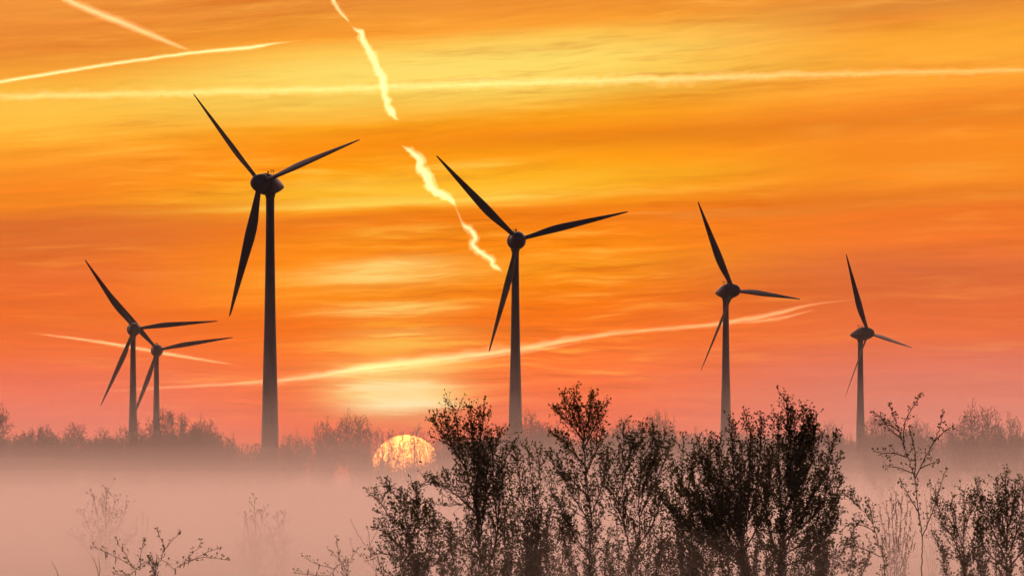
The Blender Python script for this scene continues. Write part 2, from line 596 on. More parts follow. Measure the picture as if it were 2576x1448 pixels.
mb.lathe([(2.85, .2), (3.5, .2), (3.55, .28), (3.9, .28), (4.0, .12)], 12)
mb.v = [(x, y+3.2, z) for x, y, z in mb.v]
BEACON = mb.mesh('warning_beacon'); BEACON.materials.append(M_METAL)

def turbine(name_label, tower_px, hub_py, d, yaw, phi):
    root = empty('wind_turbine', ((tower_px-CX)*K*d, d, 0), R(yaw))
    tag(root, name_label, 'wind turbine', 'wind turbines above the fog')
    H = (HY-hub_py)*K*d+CAM_Z-.38
    top = H-2.7
    mb = MB()
    # tapering tubular tower, flange rings where the cans join
    prof = []
    for h_, r_ in ((-.3, 3.35), (.06, 3.02), (.2, 2.62), (.40, 2.18), (.6, 1.70), (.8, 1.40), (.93, 1.26), (.985, 1.27), (1.0, 1.65), (1.01, 1.8)):
        prof.append((h_*top if h_ > 0 else h_, r_))
    fine = []
    for (s0, r0), (s1, r1) in zip(prof[:-1], prof[1:]):
        for q in range(4):
            fine.append((s0+(s1-s0)*q/4, r0+(r1-r0)*q/4))
    fine.append(prof[-1])
    mb.lathe(fine, 40)
    tower = mb.build('tower', M_TOWER, root, True)
    for f_ in (.26, .52, .77):
        mb = MB()
        rr_ = np.interp(f_*top, [p[0] for p in prof], [p[1] for p in prof])
        mb.lathe([(f_*top-.12, rr_-.01), (f_*top-.1, rr_+.05), (f_*top+.1, rr_+.05), (f_*top+.12, rr_-.01)], 40)
        mb.build('flange_ring', M_TOWER, tower, True)
    tl = R(-5)
    piv = Vector((0, 0, H))
    T = Matrix.Translation(piv) @ Matrix.Rotation(tl, 4, 'X') @ Matrix.Translation((0, -HUB_BACK, 0))
    nac = link_mesh('nacelle', NACELLE, root)
    nac.matrix_local = T
    for me, nm in ((MAST, 'weather_mast'), (BEACON, 'warning_beacon')):
        link_mesh(nm, me, nac)
    hub = link_mesh('rotor_hub', SPINNER, root)
    hub.matrix_local = T
    for k in range(3):
        bl = link_mesh('blade', BLADE, root)
        bl.matrix_local = T @ Matrix.Rotation(R(phi+120*k), 4, 'Y')
    return root
turbine('tallest and nearest wind turbine, second tower from the left in front of the yellow sky', 678, 461, 2277, -41, -46.8)
turbine('wind turbine facing the viewer, standing just right of the sun behind leafy birches', 1296, 603, 2662, 12, -44.2)
turbine('wind turbine turned sideways between the middle birches and the dense dark bush', 1826, 731, 3176, 45, -25.9)
turbine('smallest sideways wind turbine at the far right above the lanky birch', 2165, 838, 3710, 55.6, -20.8)
turbine('leftmost wind turbine, its hub touched by the blade of a lower one behind', 333, 827, 3670, 12, -35.4)
turbine('lowest wind turbine with a round head, close behind and right of the leftmost tower', 392, 880, 4030, 10, -39.4)

# ------------------------------------------------------------------ trees
def norm(a):
    l = math.sqrt(a[0]**2+a[1]**2+a[2]**2) or 1
    return (a[0]/l, a[1]/l, a[2]/l)
def spline(pts, step):
    out = []
    n = len(pts)
    for i in range(n-1):
        p0, p1, p2, p3 = pts[max(i-1, 0)], pts[i], pts[i+1], pts[min(i+2, n-1)]
        L = math.dist(p1, p2)
        m = max(1, int(L/step))
        for q in range(m):
            t = q/m
            out.append(tuple(.5*((2*p1[k])+(-p0[k]+p2[k])*t+(2*p0[k]-5*p1[k]+4*p2[k]-p3[k])*t*t+(-p0[k]+3*p1[k]-3*p2[k]+p3[k])*t**3) for k in range(3)))
    out.append(tuple(pts[-1]))
    return out

class Grower:
    """grows a plant in layout units (x right, y away, z up); wood and leaves go to two meshes"""
    def __init__(self, rnd, leaf=(4.9, 7.7), leaf_gap=9.5, leaf_p=.42, twig_r=.48, catkin=0.0, fine=True, up=.28, tip=.18):
        self.tip = tip
        self.r = rnd
        self.wood, self.leaves, self.cat = MB(), MB(), MB()
        self.leaf, self.leaf_gap, self.leaf_p, self.twig_r, self.catkin, self.fine, self.up = leaf, leaf_gap, leaf_p, twig_r, catkin, fine, up
        self.zmin = -1e9
    def put_leaf(self, p, d):
        r = self.r
        L = r.uniform(*self.leaf)
        a = norm((d[0]+r.gauss(0, .7), d[1]+r.gauss(0, .7), d[2]+r.gauss(0.05, .6)))
        s = norm(tuple(r.gauss(0, 1) for _ in range(3)))
        dt = sum(a[i]*s[i] for i in range(3))
        s = norm(tuple(s[i]-dt*a[i] for i in range(3)))
        st = L*.25
        q = tuple(p[i]+a[i]*st for i in range(3))
        self.leaves.leaf(q, a, s, L, L*r.uniform(.28, .40), L*r.uniform(.05, .2))
    def put_catkin(self, p):
        r = self.r
        L = r.uniform(10, 20)
        sx, sy = r.gauss(0, .18), r.gauss(0, .18)
        pts = [p, (p[0]+sx*L*.5+1, p[1]+sy*L*.5, p[2]-L*.45), (p[0]+sx*L, p[1]+sy*L, p[2]-L)]
        self.cat.ring_tube(pts, [.8, 1.35, .7], 4)
    def dress(self, pts, dens=1.0, z_lo=-1e9):
        """leaves along a twig"""
        r = self.r
        if len(pts) < 2: return
        acc = 0
        for a, b in zip(pts[:-1], pts[1:]):
            if b[2] < z_lo: continue
            L = math.dist(a, b)
            d = norm((b[0]-a[0], b[1]-a[1], b[2]-a[2]))
            acc += L
            while acc > self.leaf_gap:
                acc -= self.leaf_gap*r.uniform(.6, 1.4)
                if r.random() < self.leaf_p*dens:
                    f = r.random()
                    p = tuple(a[i]+(b[i]-a[i])*f for i in range(3))
                    for _ in range(r.choice((1, 1, 1, 2))):
                        self.put_leaf(p, d)
                if self.catkin and r.random() < self.catkin:
                    self.put_catkin(b)
        if self.leaf_p > 0:
            d = norm(tuple(pts[-1][i]-pts[-2][i] for i in range(3)))
            for _ in range(2):
                self.put_leaf(pts[-1], d)
    def shoot(self, p, d, length, r0, level, spread, gap, sub, wiggle=.07, leafy=1.0):
        r = self.r
        step = max(5.0, length/9)
        n = max(2, int(length/step))
        pts = [p]
        cur = d
        for i in range(n):
            cur = norm((cur[0]+r.gauss(0, wiggle), cur[1]+r.gauss(0, wiggle), cur[2]+r.gauss(0, wiggle)+self.up*step/length*1.6))
            p = tuple(p[k]+cur[k]*step for k in range(3))
            pts.append(p)
        rad = [max(self.twig_r*.75, r0*(1-.85*i/n)) for i in range(n+1)]
        self.wood.ring_tube(pts, rad, 3 if r0 < 1.6 else 5, cap=False)
        if level > 0:
            self.branch(pts, r0, level, spread, gap, sub, .12, leafy)
        self.dress(pts, leafy)
        return pts
    def branch(self, pts, r0, level, spread, gap, blen, t0=.15, leafy=1.0, z_lo=-1e9):
        """side shoots along a polyline"""
        r = self.r
        seg = [math.dist(a, b) for a, b in zip(pts[:-1], pts[1:])]
        tot = sum(seg) or 1
        s = 0
        nxt = tot*t0
        ang = r.uniform(0, 6.28)
        for (a, b), L in zip(zip(pts[:-1], pts[1:]), seg):
            while nxt <= s+L:
                f = (nxt-s)/L
                p = tuple(a[i]+(b[i]-a[i])*f for i in range(3))
                t = nxt/tot
                nxt += gap*r.uniform(.6, 1.4)
                if p[2] < z_lo: continue
                d = norm((b[0]-a[0], b[1]-a[1], b[2]-a[2]))
                ang += 2.4+r.gauss(0, .5)
                u = norm(((0, -d[2], d[1]) if abs(d[0]) < .8 else (d[2], 0, -d[0])))
                w = (d[1]*u[2]-d[2]*u[1], d[2]*u[0]-d[0]*u[2], d[0]*u[1]-d[1]*u[0])
                q = R(r.gauss(spread, 9))
                cs, sn = math.cos(q), math.sin(q)
                dd = norm(tuple(d[i]*cs+(u[i]*math.cos(ang)+w[i]*math.sin(ang))*sn for i in range(3)))
                ln = blen*(self.tip+(1-self.tip)*(1-t)**.9)*r.uniform(.5, 1.2)
                self.shoot(p, dd, ln, max(self.twig_r, min(r0*.5, ln*.016)), level-1, spread, gap*(.72 if level > 1 else 1), blen*.42, leafy=leafy)
            s += L
    def leader(self, pts, r0, r1=.7, step=9, wig=.9):
        r = self.r
        sp = spline(pts, step)
        n = len(sp)
        sp = [sp[0]]+[(p[0]+r.gauss(0, wig), p[1]+r.gauss(0, wig), p[2]) for p in sp[1:]]
        rad = [r0+(r1-r0)*(i/(n-1))**.8 for i in range(n)]
        self.wood.ring_tube(sp, rad, 6 if r0 > 2 else 4, cap=False)
        return sp

def finish(g, name, label, cat, d, base_px, base_y=0.0, leafmat=M_LEAF, bark=M_BARK, group=None, parts=('trunk', 'crown')):
    root = empty(name, ((base_px-CX)*K*d, d+base_y, 0))
    tag(root, label, cat, group)
    s = K*d
    off = CAM_Z
    nb = len(g.leaves.v)
    g.leaves.v += g.cat.v
    g.leaves.f += [tuple(i+nb for i in fc) for fc in g.cat.f]
    for mbx, nm, mt in ((g.wood, parts[0], bark), (g.leaves, parts[1], leafmat)):
        if mbx.v:
            a = np.array(mbx.v)
            a[:, 0] = (a[:, 0]-base_px)*s
            a[:, 1] = a[:, 1]*s
            a[:, 2] = a[:, 2]*s+off
            mbx.v = a.tolist()
            mbx.build(nm, mt, root)
    return root

def fan(cx, top, hw, n, seed, spread_base=.25, y0=1450):
    r = random.Random(seed)
    out = []
    for i in range(n):
        f = (i+.5)/n*2-1
        tx = cx+f*hw*r.uniform(.8, 1.05)
        ty = top+(y0-top)*(.62*f*f)*r.uniform(.7, 1.2)+r.uniform(0, 12)
        bx = cx+f*hw*spread_base
        out.append([(bx, y0), (bx+(tx-bx)*.42, y0+(ty-y0)*.45), (bx+(tx-bx)*.78, y0+(ty-y0)*.78), (tx, ty)])
    return out

def low_fan(cx, top, hw, n, seed):
    """stems that come out of the ground apart and fill the foot of a bush"""
    r = random.Random(seed)
    out = []
    for i in range(n):
        f = (i+r.uniform(.1, .9))/n*2-1
        tx = cx+f*hw*r.uniform(.85, 1.1)
        ty = top+70*f*f+r.uniform(-20, 60)
        bx = cx+f*hw*.62
        out.append([(bx, 1750), (bx+(tx-bx)*.25+r.gauss(0, 4), 1560), (bx+(tx-bx)*.6+r.gauss(0, 5), 1560+(ty-1560)*.55), (tx, ty)])
    return out

def fore_tree(seed, name, label, d, base, leaders, gap=13, blen=112, spread=33, level=2, rad=4.5, z_lo=-330, leafmat=M_LEAF, bark=M_BARK, cat='tree',
              depth=.5, group=None, leafy=1.0, parts=('trunk', 'crown'), t0=.12, r_tip=.7, low=None, **kw):
    """leaders: polylines in layout coordinates; the first rises from the base, the rest fork from it"""
    rnd = random.Random(seed)
    g = Grower(rnd, **kw)
    ground = -CAM_Z/(K*d)
    if low:
        leaders = leaders+low_fan(base, low[1], low[0], low[2], seed+500)
    for li, L in enumerate(leaders):
        pts = []
        dep = rnd.uniform(-1, 1)*depth*60
        n = len(L)
        for i, (px, py) in enumerate(L):
            f = i/(n-1) if n > 1 else 0
            if i == n-1 and level > 1: py += 15
            pts.append((px, dep*f if L[0][1] < 1440 else dep*(.4+.6*f), HY-py))
        r0 = rad*(.85 if li == 0 else .46)
        if L[0][1] >= 1440:
            x0, z0_ = pts[0][0], pts[0][2]
            fx_ = .85 if L[0][1] > 1700 else .25
            pts = [(base*(1-fx_)+x0*fx_, 0, ground-2), (base*.3+x0*.7 if fx_ < .5 else x0, pts[0][1]*.5, (ground+z0_)*.5)]+pts
            r0 *= 1.25
        sp = g.leader(pts, r0, r_tip)
        g.branch(sp, r0, level, spread, gap, blen*(1 if li == 0 else .78), t0 if L[0][1] < 1440 else .02, leafy, z_lo)
        g.dress(sp[int(len(sp)*.75):], leafy)
    return finish(g, name, label, cat, d, base, 0, leafmat, bark, group, parts)

G_BIRCH = 'leafing birches in the foreground'
fore_tree(11, 'birch_tree', 'leafing birch with an open many-tipped crown beside and right of the sun', 58, 1228,
    [[(1233, 1448), (1222, 1427), (1204, 1377), (1197, 1287), (1172, 1180), (1158, 1120), (1146, 1060), (1143, 1010)],
     [(1222, 1427), (1236, 1406), (1247, 1359), (1254, 1288), (1256, 1216), (1270, 1160), (1284, 1114)],
     [(1200, 1330), (1198, 1270), (1193, 1200), (1189, 1120), (1185, 1060), (1183, 1012)],
     [(1196, 1250), (1200, 1190), (1207, 1120), (1213, 1065), (1218, 1014)],
     [(1251, 1320), (1241, 1230), (1240, 1160), (1248, 1110), (1258, 1076)],
     [(1172, 1180), (1140, 1125), (1112, 1085), (1093, 1045)],
     [(1197, 1290), (1155, 1252), (1108, 1217), (1068, 1197)],
     [(1215, 1415), (1165, 1372), (1108, 1341), (1057, 1306), (1022, 1250)],
     [(1204, 1360), (1215, 1300), (1222, 1220), (1226, 1160), (1230, 1100)]], low=(150, 1300, 7), gap=7.6, blen=137, rad=5.6, group=G_BIRCH)
fore_tree(12, 'birch_tree', 'low leafing birch bush leaning left, directly below the sun', 56, 1050,
    [[(1048, 1448), (1043, 1431), (1029, 1359), (985, 1306), (955, 1262), (938, 1233)],
     [(1034, 1390), (1022, 1320), (1000, 1255), (970, 1208)],
     [(1045, 1440), (1005, 1408), (962, 1392), (934, 1382)],
     [(1030, 1370), (1050, 1300), (1048, 1250), (1040, 1215)],
     [(1060, 1448), (1075, 1380), (1090, 1310), (1085, 1250)],
     [(1046, 1445), (1085, 1425), (1130, 1390), (1150, 1350)],
     [(1036, 1400), (1000, 1370), (965, 1335), (945, 1310)]], low=(105, 1330, 8), gap=7.6, blen=117, rad=3.6, group=G_BIRCH)
fore_tree(13, 'birch_tree', 'leafing birch bush filling the gap between the two tallest foreground birches', 62, 1335,
    [[(1332, 1448), (1324, 1340), (1313, 1240), (1299, 1170), (1293, 1115)],
     [(1338, 1448), (1340, 1330), (1338, 1230), (1332, 1160), (1326, 1112)],
     [(1345, 1448), (1352, 1330), (1357, 1240), (1356, 1170), (1351, 1119)],
     [(1345, 1440), (1378, 1330), (1388, 1240), (1384, 1180)],
     [(1325, 1440), (1300, 1350), (1290, 1270), (1280, 1200)],
     [(1350, 1440), (1400, 1370), (1420, 1290), (1418, 1220)]], low=(110, 1280, 6), gap=7.6, blen=126, rad=3.4, group=G_BIRCH)
fore_tree(14, 'birch_tree', 'tallest leafing foreground birch with a narrow leafy spire over the middle', 60, 1482,
    [[(1480, 1448), (1488, 1323), (1480, 1252), (1469, 1144), (1463, 1091), (1452, 1030), (1444, 978)],
     [(1466, 1110), (1478, 1060), (1486, 1020), (1487, 984)],
     [(1468, 1130), (1492, 1080), (1508, 1040), (1512, 1003)],
     [(1465, 1105), (1440, 1070), (1416, 1040), (1396, 1021)],
     [(1461, 1085), (1440, 1040), (1426, 1010), (1420, 986)],
     [(1474, 1190), (1500, 1130), (1512, 1095), (1513, 1064)],
     [(1472, 1170), (1430, 1125), (1405, 1098), (1391, 1078)],
     [(1480, 1250), (1430, 1200), (1398, 1165), (1378, 1132)],
     [(1488, 1320), (1448, 1260), (1420, 1210), (1405, 1170)],
     [(1486, 1300), (1512, 1230), (1524, 1170), (1528, 1120)],
     [(1484, 1400), (1440, 1340), (1410, 1280), (1395, 1240)]], low=(120, 1290, 7), gap=7.6, blen=106, rad=5.2, spread=30, group=G_BIRCH)
fore_tree(15, 'birch_tree', 'twin-stemmed leafing birch standing between the spire and the dense bush', 61, 1590,
    [[(1587, 1448), (1592, 1405), (1609, 1341), (1607, 1252), (1612, 1170), (1613, 1110), (1614, 1060)],
     [(1592, 1405), (1572, 1330), (1566, 1230), (1565, 1150), (1568, 1095), (1569, 1053)],
     [(1608, 1290), (1625, 1200), (1638, 1130), (1645, 1062)],
     [(1612, 1240), (1640, 1170), (1662, 1120), (1677, 1076)],
     [(1608, 1300), (1645, 1220), (1672, 1160), (1688, 1102)],
     [(1570, 1320), (1545, 1250), (1532, 1190), (1530, 1140)],
     [(1566, 1220), (1580, 1160), (1590, 1120), (1592, 1090)],
     [(1600, 1380), (1640, 1320), (1660, 1270), (1668, 1220)]], low=(120, 1290, 7), gap=7.6, blen=112, rad=4.4, group=G_BIRCH)
fore_tree(16, 'birch_sapling', 'thin upright leafing birch sapling in the gap left of the dense dark bush', 64, 1712,
    [[(1710, 1448), (1706, 1350), (1712, 1230), (1717, 1150), (1719, 1088)],
     [(1708, 1370), (1694, 1280), (1690, 1210), (1692, 1150)],
     [(1710, 1300), (1732, 1220), (1742, 1160), (1746, 1110)],
     [(1709, 1400), (1735, 1320), (1752, 1260), (1760, 1200)]], low=(70, 1300, 6), gap=8.5, blen=78, rad=3.0, leafy=.8)
dense = dict(low=(130, 1310, 6), gap=7.4, blen=118, leafmat=M_LEAF_DARK, leaf_gap=7.5, leaf_p=.54, leaf=(4.9, 7.7), spread=27)
fore_tree(17, 'birch_bush', 'dense dark leafy bush, left half of the biggest foreground clump', 57, 1872,
    [[(1871, 1448), (1864, 1377), (1839, 1306), (1803, 1245), (1787, 1162), (1789, 1103)],
     [(1866, 1390), (1880, 1270), (1886, 1160), (1888, 1090), (1876, 1043)],
     [(1868, 1400), (1855, 1290), (1845, 1190), (1842, 1110), (1840, 1052)],
     [(1874, 1340), (1904, 1220), (1914, 1120), (1918, 1046)],
     [(1845, 1318), (1815, 1210), (1808, 1140), (1812, 1090)],
     [(1850, 1330), (1780, 1280), (1748, 1220), (1742, 1150)],
     [(1871, 1440), (1800, 1380), (1735, 1330), (1690, 1270)],
     [(1870, 1420), (1820, 1370), (1775, 1310), (1752, 1260)],
     [(1876, 1380), (1925, 1280), (1938, 1190), (1936, 1110)],
     [(1866, 1390), (1862, 1300), (1866, 1200), (1866, 1110)],
     [(1866, 1390), (1806, 1270), (1768, 1180), (1760, 1100)],
     [(1862, 1400), (1770, 1310), (1718, 1230), (1702, 1165)],
     [(1856, 1420), (1770, 1350), (1690, 1290), (1658, 1225)],
     [(1864, 1400), (1820, 1330), (1790, 1240), (1778, 1150)],
     [(1868, 1440), (1790, 1420), (1730, 1390), (1680, 1350)]], rad=6.0, **dense)
fore_tree(18, 'birch_bush', 'dense dark leafy bush, taller right half of the biggest foreground clump', 58, 1962,
    [[(1961, 1448), (1965, 1323), (1984, 1216), (1983, 1109), (1980, 1045), (1978, 993)],
     [(1966, 1320), (2005, 1210), (2020, 1110), (2024, 1060), (2016, 1018)],
     [(1967, 1330), (1962, 1220), (1958, 1120), (1957, 1037)],
     [(1984, 1220), (2022, 1130), (2034, 1080), (2034, 1026)],
     [(1970, 1290), (2030, 1190), (2048, 1120), (2050, 1062)],
     [(1966, 1350), (2045, 1250), (2085, 1160), (2101, 1083)],
     [(1965, 1370), (2050, 1290), (2092, 1210), (2108, 1138)],
     [(1964, 1400), (2055, 1340), (2098, 1260), (2116, 1190)],
     [(1963, 1420), (1998, 1310), (2000, 1220), (2000, 1130)],
     [(1962, 1410), (1930, 1310), (1926, 1210), (1932, 1120)],
     [(1984, 1200), (1998, 1120), (2000, 1070), (1997, 1030)],
     [(1962, 1430), (2040, 1390), (2085, 1330), (2105, 1270)],
     [(1962, 1440), (1915, 1370), (1900, 1290), (1905, 1210)]], rad=6.2, **dense)
fore_tree(19, 'birch_bush', 'low leafy bush at the bottom edge below the sapling, left of the big clump', 59, 1742,
    [[(1745, 1448), (1735, 1390), (1712, 1330), (1690, 1280), (1675, 1235)],
     [(1745, 1448), (1760, 1380), (1768, 1310), (1765, 1250)],
     [(1742, 1440), (1700, 1400), (1665, 1370), (1645, 1330)],
     [(1748, 1440), (1740, 1360), (1735, 1290), (1732, 1230)],
     [(1735, 1448), (1680, 1425), (1640, 1400), (1615, 1370)],
     [(1750, 1448), (1790, 1400), (1805, 1340), (1808, 1290)]], low=(110, 1310, 7), gap=8, blen=96, rad=3.2, leafmat=M_LEAF_DARK)
fore_tree(20, 'birch_bush', 'loose leafy bush at the bottom edge under the right side of the dense clump', 61, 2068,
    [[(2068, 1448), (2070, 1390), (2085, 1330), (2100, 1285), (2106, 1240)],
     [(2066, 1448), (2050, 1380), (2040, 1310), (2045, 1250)],
     [(2070, 1440), (2110, 1400), (2135, 1360), (2150, 1310)],
     [(2060, 1448), (2020, 1400), (2000, 1350), (1990, 1300)],
     [(2070, 1448), (2125, 1430), (2165, 1415), (2190, 1385)]], low=(110, 1320, 7), gap=8, blen=96, rad=3.0, leafmat=M_LEAF_DARK)
fore_tree(21, 'birch_tree', 'lanky leafing birch with a forked top standing alone under the far right turbine', 56, 2322,
    [[(2319, 1448), (2319, 1348), (2308, 1270), (2301, 1205), (2272, 1119), (2255, 1062), (2238, 1019)],
     [(2276, 1130), (2274, 1080), (2284, 1045), (2302, 1018), (2315, 994)],
     [(2301, 1205), (2322, 1162), (2352, 1108), (2365, 1073), (2374, 1036)],
     [(2352, 1110), (2372, 1088), (2392, 1074)],
     [(2296, 1190), (2262, 1176), (2242, 1174), (2227, 1170)],
     [(2282, 1150), (2250, 1140), (2222, 1140), (2201, 1136)],
     [(2268, 1105), (2240, 1080), (2222, 1055), (2202, 1038)],
     [(2316, 1178), (2336, 1168), (2355, 1162)],
     [(2312, 1290), (2292, 1255), (2275, 1225), (2266, 1209)],
     [(2319, 1350), (2345, 1290), (2362, 1235), (2372, 1207), (2380, 1184)],
     [(2300, 1200), (2304, 1150), (2298, 1110), (2290, 1075)],
     [(2262, 1085), (2242, 1070), (2225, 1066), (2211, 1067)]], gap=8, blen=44, rad=3.4, level=1, spread=40, z_lo=-110, leafy=1.0, leaf=(5.5, 8), leaf_gap=6.5, t0=.2, group=G_BIRCH)
fore_tree(22, 'birch_sapling', 'thin arching leafing sapling bending left, right of the dense dark clump', 57, 2228,
    [[(2226, 1448), (2208, 1359), (2190, 1306), (2155, 1270), (2130, 1247), (2112, 1231)],
     [(2152, 1268), (2138, 1245), (2130, 1225)],
     [(2165, 1282), (2150, 1248), (2146, 1222)],
     [(2200, 1335), (2165, 1320), (2135, 1318), (2115, 1325)],
     [(2195, 1315), (2190, 1280), (2180, 1250)],
     [(2215, 1400), (2170, 1380), (2140, 1370), (2120, 1350)]], gap=11, blen=60, rad=2.6, leafy=.85)
fore_tree(23, 'birch_tree', 'slim leafing birch near the right edge, just right of the lanky forked birch', 58, 2428,
    [[(2425, 1448), (2425, 1350), (2427, 1252), (2420, 1218)],
     [(2425, 1420), (2395, 1350), (2373, 1320), (2356, 1262), (2349, 1218)],
     [(2424, 1380), (2400, 1310), (2392, 1270), (2390, 1248)],
     [(2425, 1340), (2440, 1290), (2446, 1255), (2448, 1230)],
     [(2425, 1448), (2380, 1400), (2355, 1360), (2345, 1330)],
     [(2428, 1448), (2450, 1390), (2458, 1340), (2460, 1300)]], low=(80, 1330, 6), gap=8, blen=84, rad=3.4, leafy=1.0, group=G_BIRCH)
fore_tree(24, 'birch_tree', 'leafing birch bush cut by the right edge of the picture', 57, 2534,
    [[(2534, 1448), (2534, 1323), (2531, 1216), (2532, 1182)],
     [(2534, 1380), (2518, 1290), (2510, 1235), (2508, 1197)],
     [(2533, 1410), (2490, 1320), (2466, 1260), (2456, 1204)],
     [(2534, 1340), (2548, 1270), (2552, 1230), (2553, 1204)],
     [(2536, 1400), (2568, 1310), (2575, 1250), (2574, 1190)],
     [(2536, 1430), (2590, 1360), (2605, 1290), (2612, 1210)],
     [(2532, 1430), (2485, 1390), (2465, 1340), (2455, 1300)],
     [(2534, 1360), (2500, 1310), (2485, 1270), (2478, 1240)]], low=(110, 1310, 8), gap=8, blen=102, rad=4.0, group=G_BIRCH)
fore_tree(25, 'willow_shrub', 'small dark shrub with hanging catkins at the bottom left edge in the fog', 50, 388,
    [[(388, 1448), (404, 1410), (412, 1378), (402, 1352), (394, 1331)],
     [(408, 1388), (430, 1362), (442, 1350), (450, 1341)],
     [(390, 1446), (345, 1432), (300, 1406), (262, 1388), (230, 1375)],
     [(330, 1424), (315, 1395), (300, 1372), (295, 1356)],
     [(350, 1434), (352, 1400), (356, 1380), (361, 1363)],
     [(392, 1446), (440, 1430), (475, 1400), (495, 1380), (506, 1366)],
     [(450, 1424), (490, 1405), (525, 1386), (550, 1379)],
     [(470, 1410), (510, 1402), (545, 1404), (569, 1408)],
     [(386, 1446), (320, 1448), (285, 1440)],
     [(388, 1447), (372, 1420), (378, 1400)]], gap=12, blen=26, rad=2.2, level=1, spread=38, leaf=(5, 8), leaf_gap=8, catkin=.10, t0=.2, z_lo=-260, cat='shrub', leafy=.9, leafmat=M_LEAF_DARK, parts=('stem', 'leaves'), r_tip=.5)
fore_tree(26, 'willow_shrub', 'sparse shrub twigs with catkins at the bottom edge, left of the low birch bush', 54, 872,
    [[(868, 1448), (838, 1430), (800, 1420), (775, 1408), (763, 1399)],
     [(872, 1448), (858, 1415), (850, 1385), (847, 1358)],
     [(874, 1448), (880, 1415), (892, 1390), (904, 1376)],
     [(866, 1448), (825, 1448), (790, 1446), (740, 1440)],
     [(855, 1410), (838, 1390), (828, 1385)]], gap=11, blen=26, rad=1.8, level=1, spread=40, leaf=(4, 6), leaf_gap=10, catkin=.06, t0=.2, z_lo=-260, cat='shrub', leafy=.7, leafmat=M_LEAF_DARK, parts=('stem', 'leaves'), r_tip=.5)
# plants a little way into the fog
fore_tree(31, 'birch_thicket', 'hazy brown catkin-hung thicket behind the stem of the lanky birch', 115, 2258, fan(2255, 1222, 66, 9, 31, .35), gap=15, blen=70, rad=1.6, level=2,
    spread=30, leaf=(3, 5), leaf_gap=10, catkin=.10, leafmat=M_BUD, bark=M_BARK_FAR, cat='shrub', parts=('stem', 'leaves'), r_tip=.45, twig_r=.42)
fore_tree(32, 'birch_sapling', 'bare hazy sapling with thin bent twigs at the left foot of the low birch bush', 130, 945,
    [[(945, 1448), (930, 1390), (905, 1350), (880, 1306)], [(932, 1395), (928, 1350), (922, 1322)], [(925, 1380), (945, 1340), (955, 1312)], [(940, 1430), (912, 1400), (892, 1385), (878, 1352)], [(946, 1446), (955, 1390), (962, 1350)]],
    gap=16, blen=34, rad=1.4, level=1, leaf_p=0, leafmat=M_BUD, bark=M_BARK_FAR, r_tip=.4, twig_r=.38)
fore_tree(33, 'birch_sapling', 'pale ghostly sapling behind the lower stem of the lanky forked birch', 210, 2350, fan(2348, 1205, 42, 6, 33), gap=20, blen=40, rad=1.5, level=1,
    leaf=(3, 5), leafmat=M_BUD, bark=M_BARK_FAR, r_tip=.5, twig_r=.4)
gh = dict(leaf=(4, 6.5), leaf_gap=10, leafmat=M_BUD, bark=M_BARK_FAR, twig_r=.5, parts=('trunk', 'crown'))
fore_tree(34, 'birch_tree', 'ghostly wide-crowned birch faint in the fog above the small catkin shrub', 280, 262, fan(264, 1212, 104, 7, 34, .03), gap=15, blen=112, rad=2.8, level=2, spread=40, **gh)
fore_tree(35, 'birch_sapling', 'faint low sapling in the fog at the right foot of the ghostly wide birch', 305, 360, fan(358, 1286, 34, 5, 35), gap=13, blen=44, rad=1.8, level=1, **gh)
fore_tree(36, 'birch_tree', 'ghostly bushy birch, left one of a faint pair in the fog left of centre', 286, 640, fan(640, 1240, 60, 5, 36, .06), gap=13, blen=88, rad=2.2, level=2, spread=40, **gh)
fore_tree(37, 'birch_tree', 'ghostly slender birch, right one of a faint pair in the fog left of centre', 282, 706, fan(706, 1262, 38, 4, 37, .04), gap=13, blen=66, rad=2.0, level=2, spread=40, **gh)
# a few tall dead grass stems at the bottom left
rnd = random.Random(44)
for lab, (gx, gy), (tx, ty), d in (('thin bent grass stem at the bottom left, the taller leaning one', (260, 1500), (232, 1398), 52),
                              ('short thin grass stem near the bottom left corner', (165, 1500), (128, 1408), 53),
                              ('upright grass stem standing just left of the catkin shrub', (248, 1500), (247, 1400), 54)):
    mb = MB()
    b0 = place(gx+6, 1240, d); b0.z = 0
    p1, p2 = place((gx*.6+tx*.4), gy*.6+ty*.4, d), place(tx, ty, d)
    mb.ring_tube([tuple(q-b0) for q in (b0, Vector(((b0.x+p1.x)/2, d, p1.z/2)), p1, p1*.5+p2*.5+Vector((.008, 0, 0)), p2)], [.003, .003, .0022, .0018, .0008], 4)
    o = mb.build('grass_stem', M_BARK_FAR)
    o.location = b0
    tag(o, lab, 'grass stem', 'tall dead grass stems')

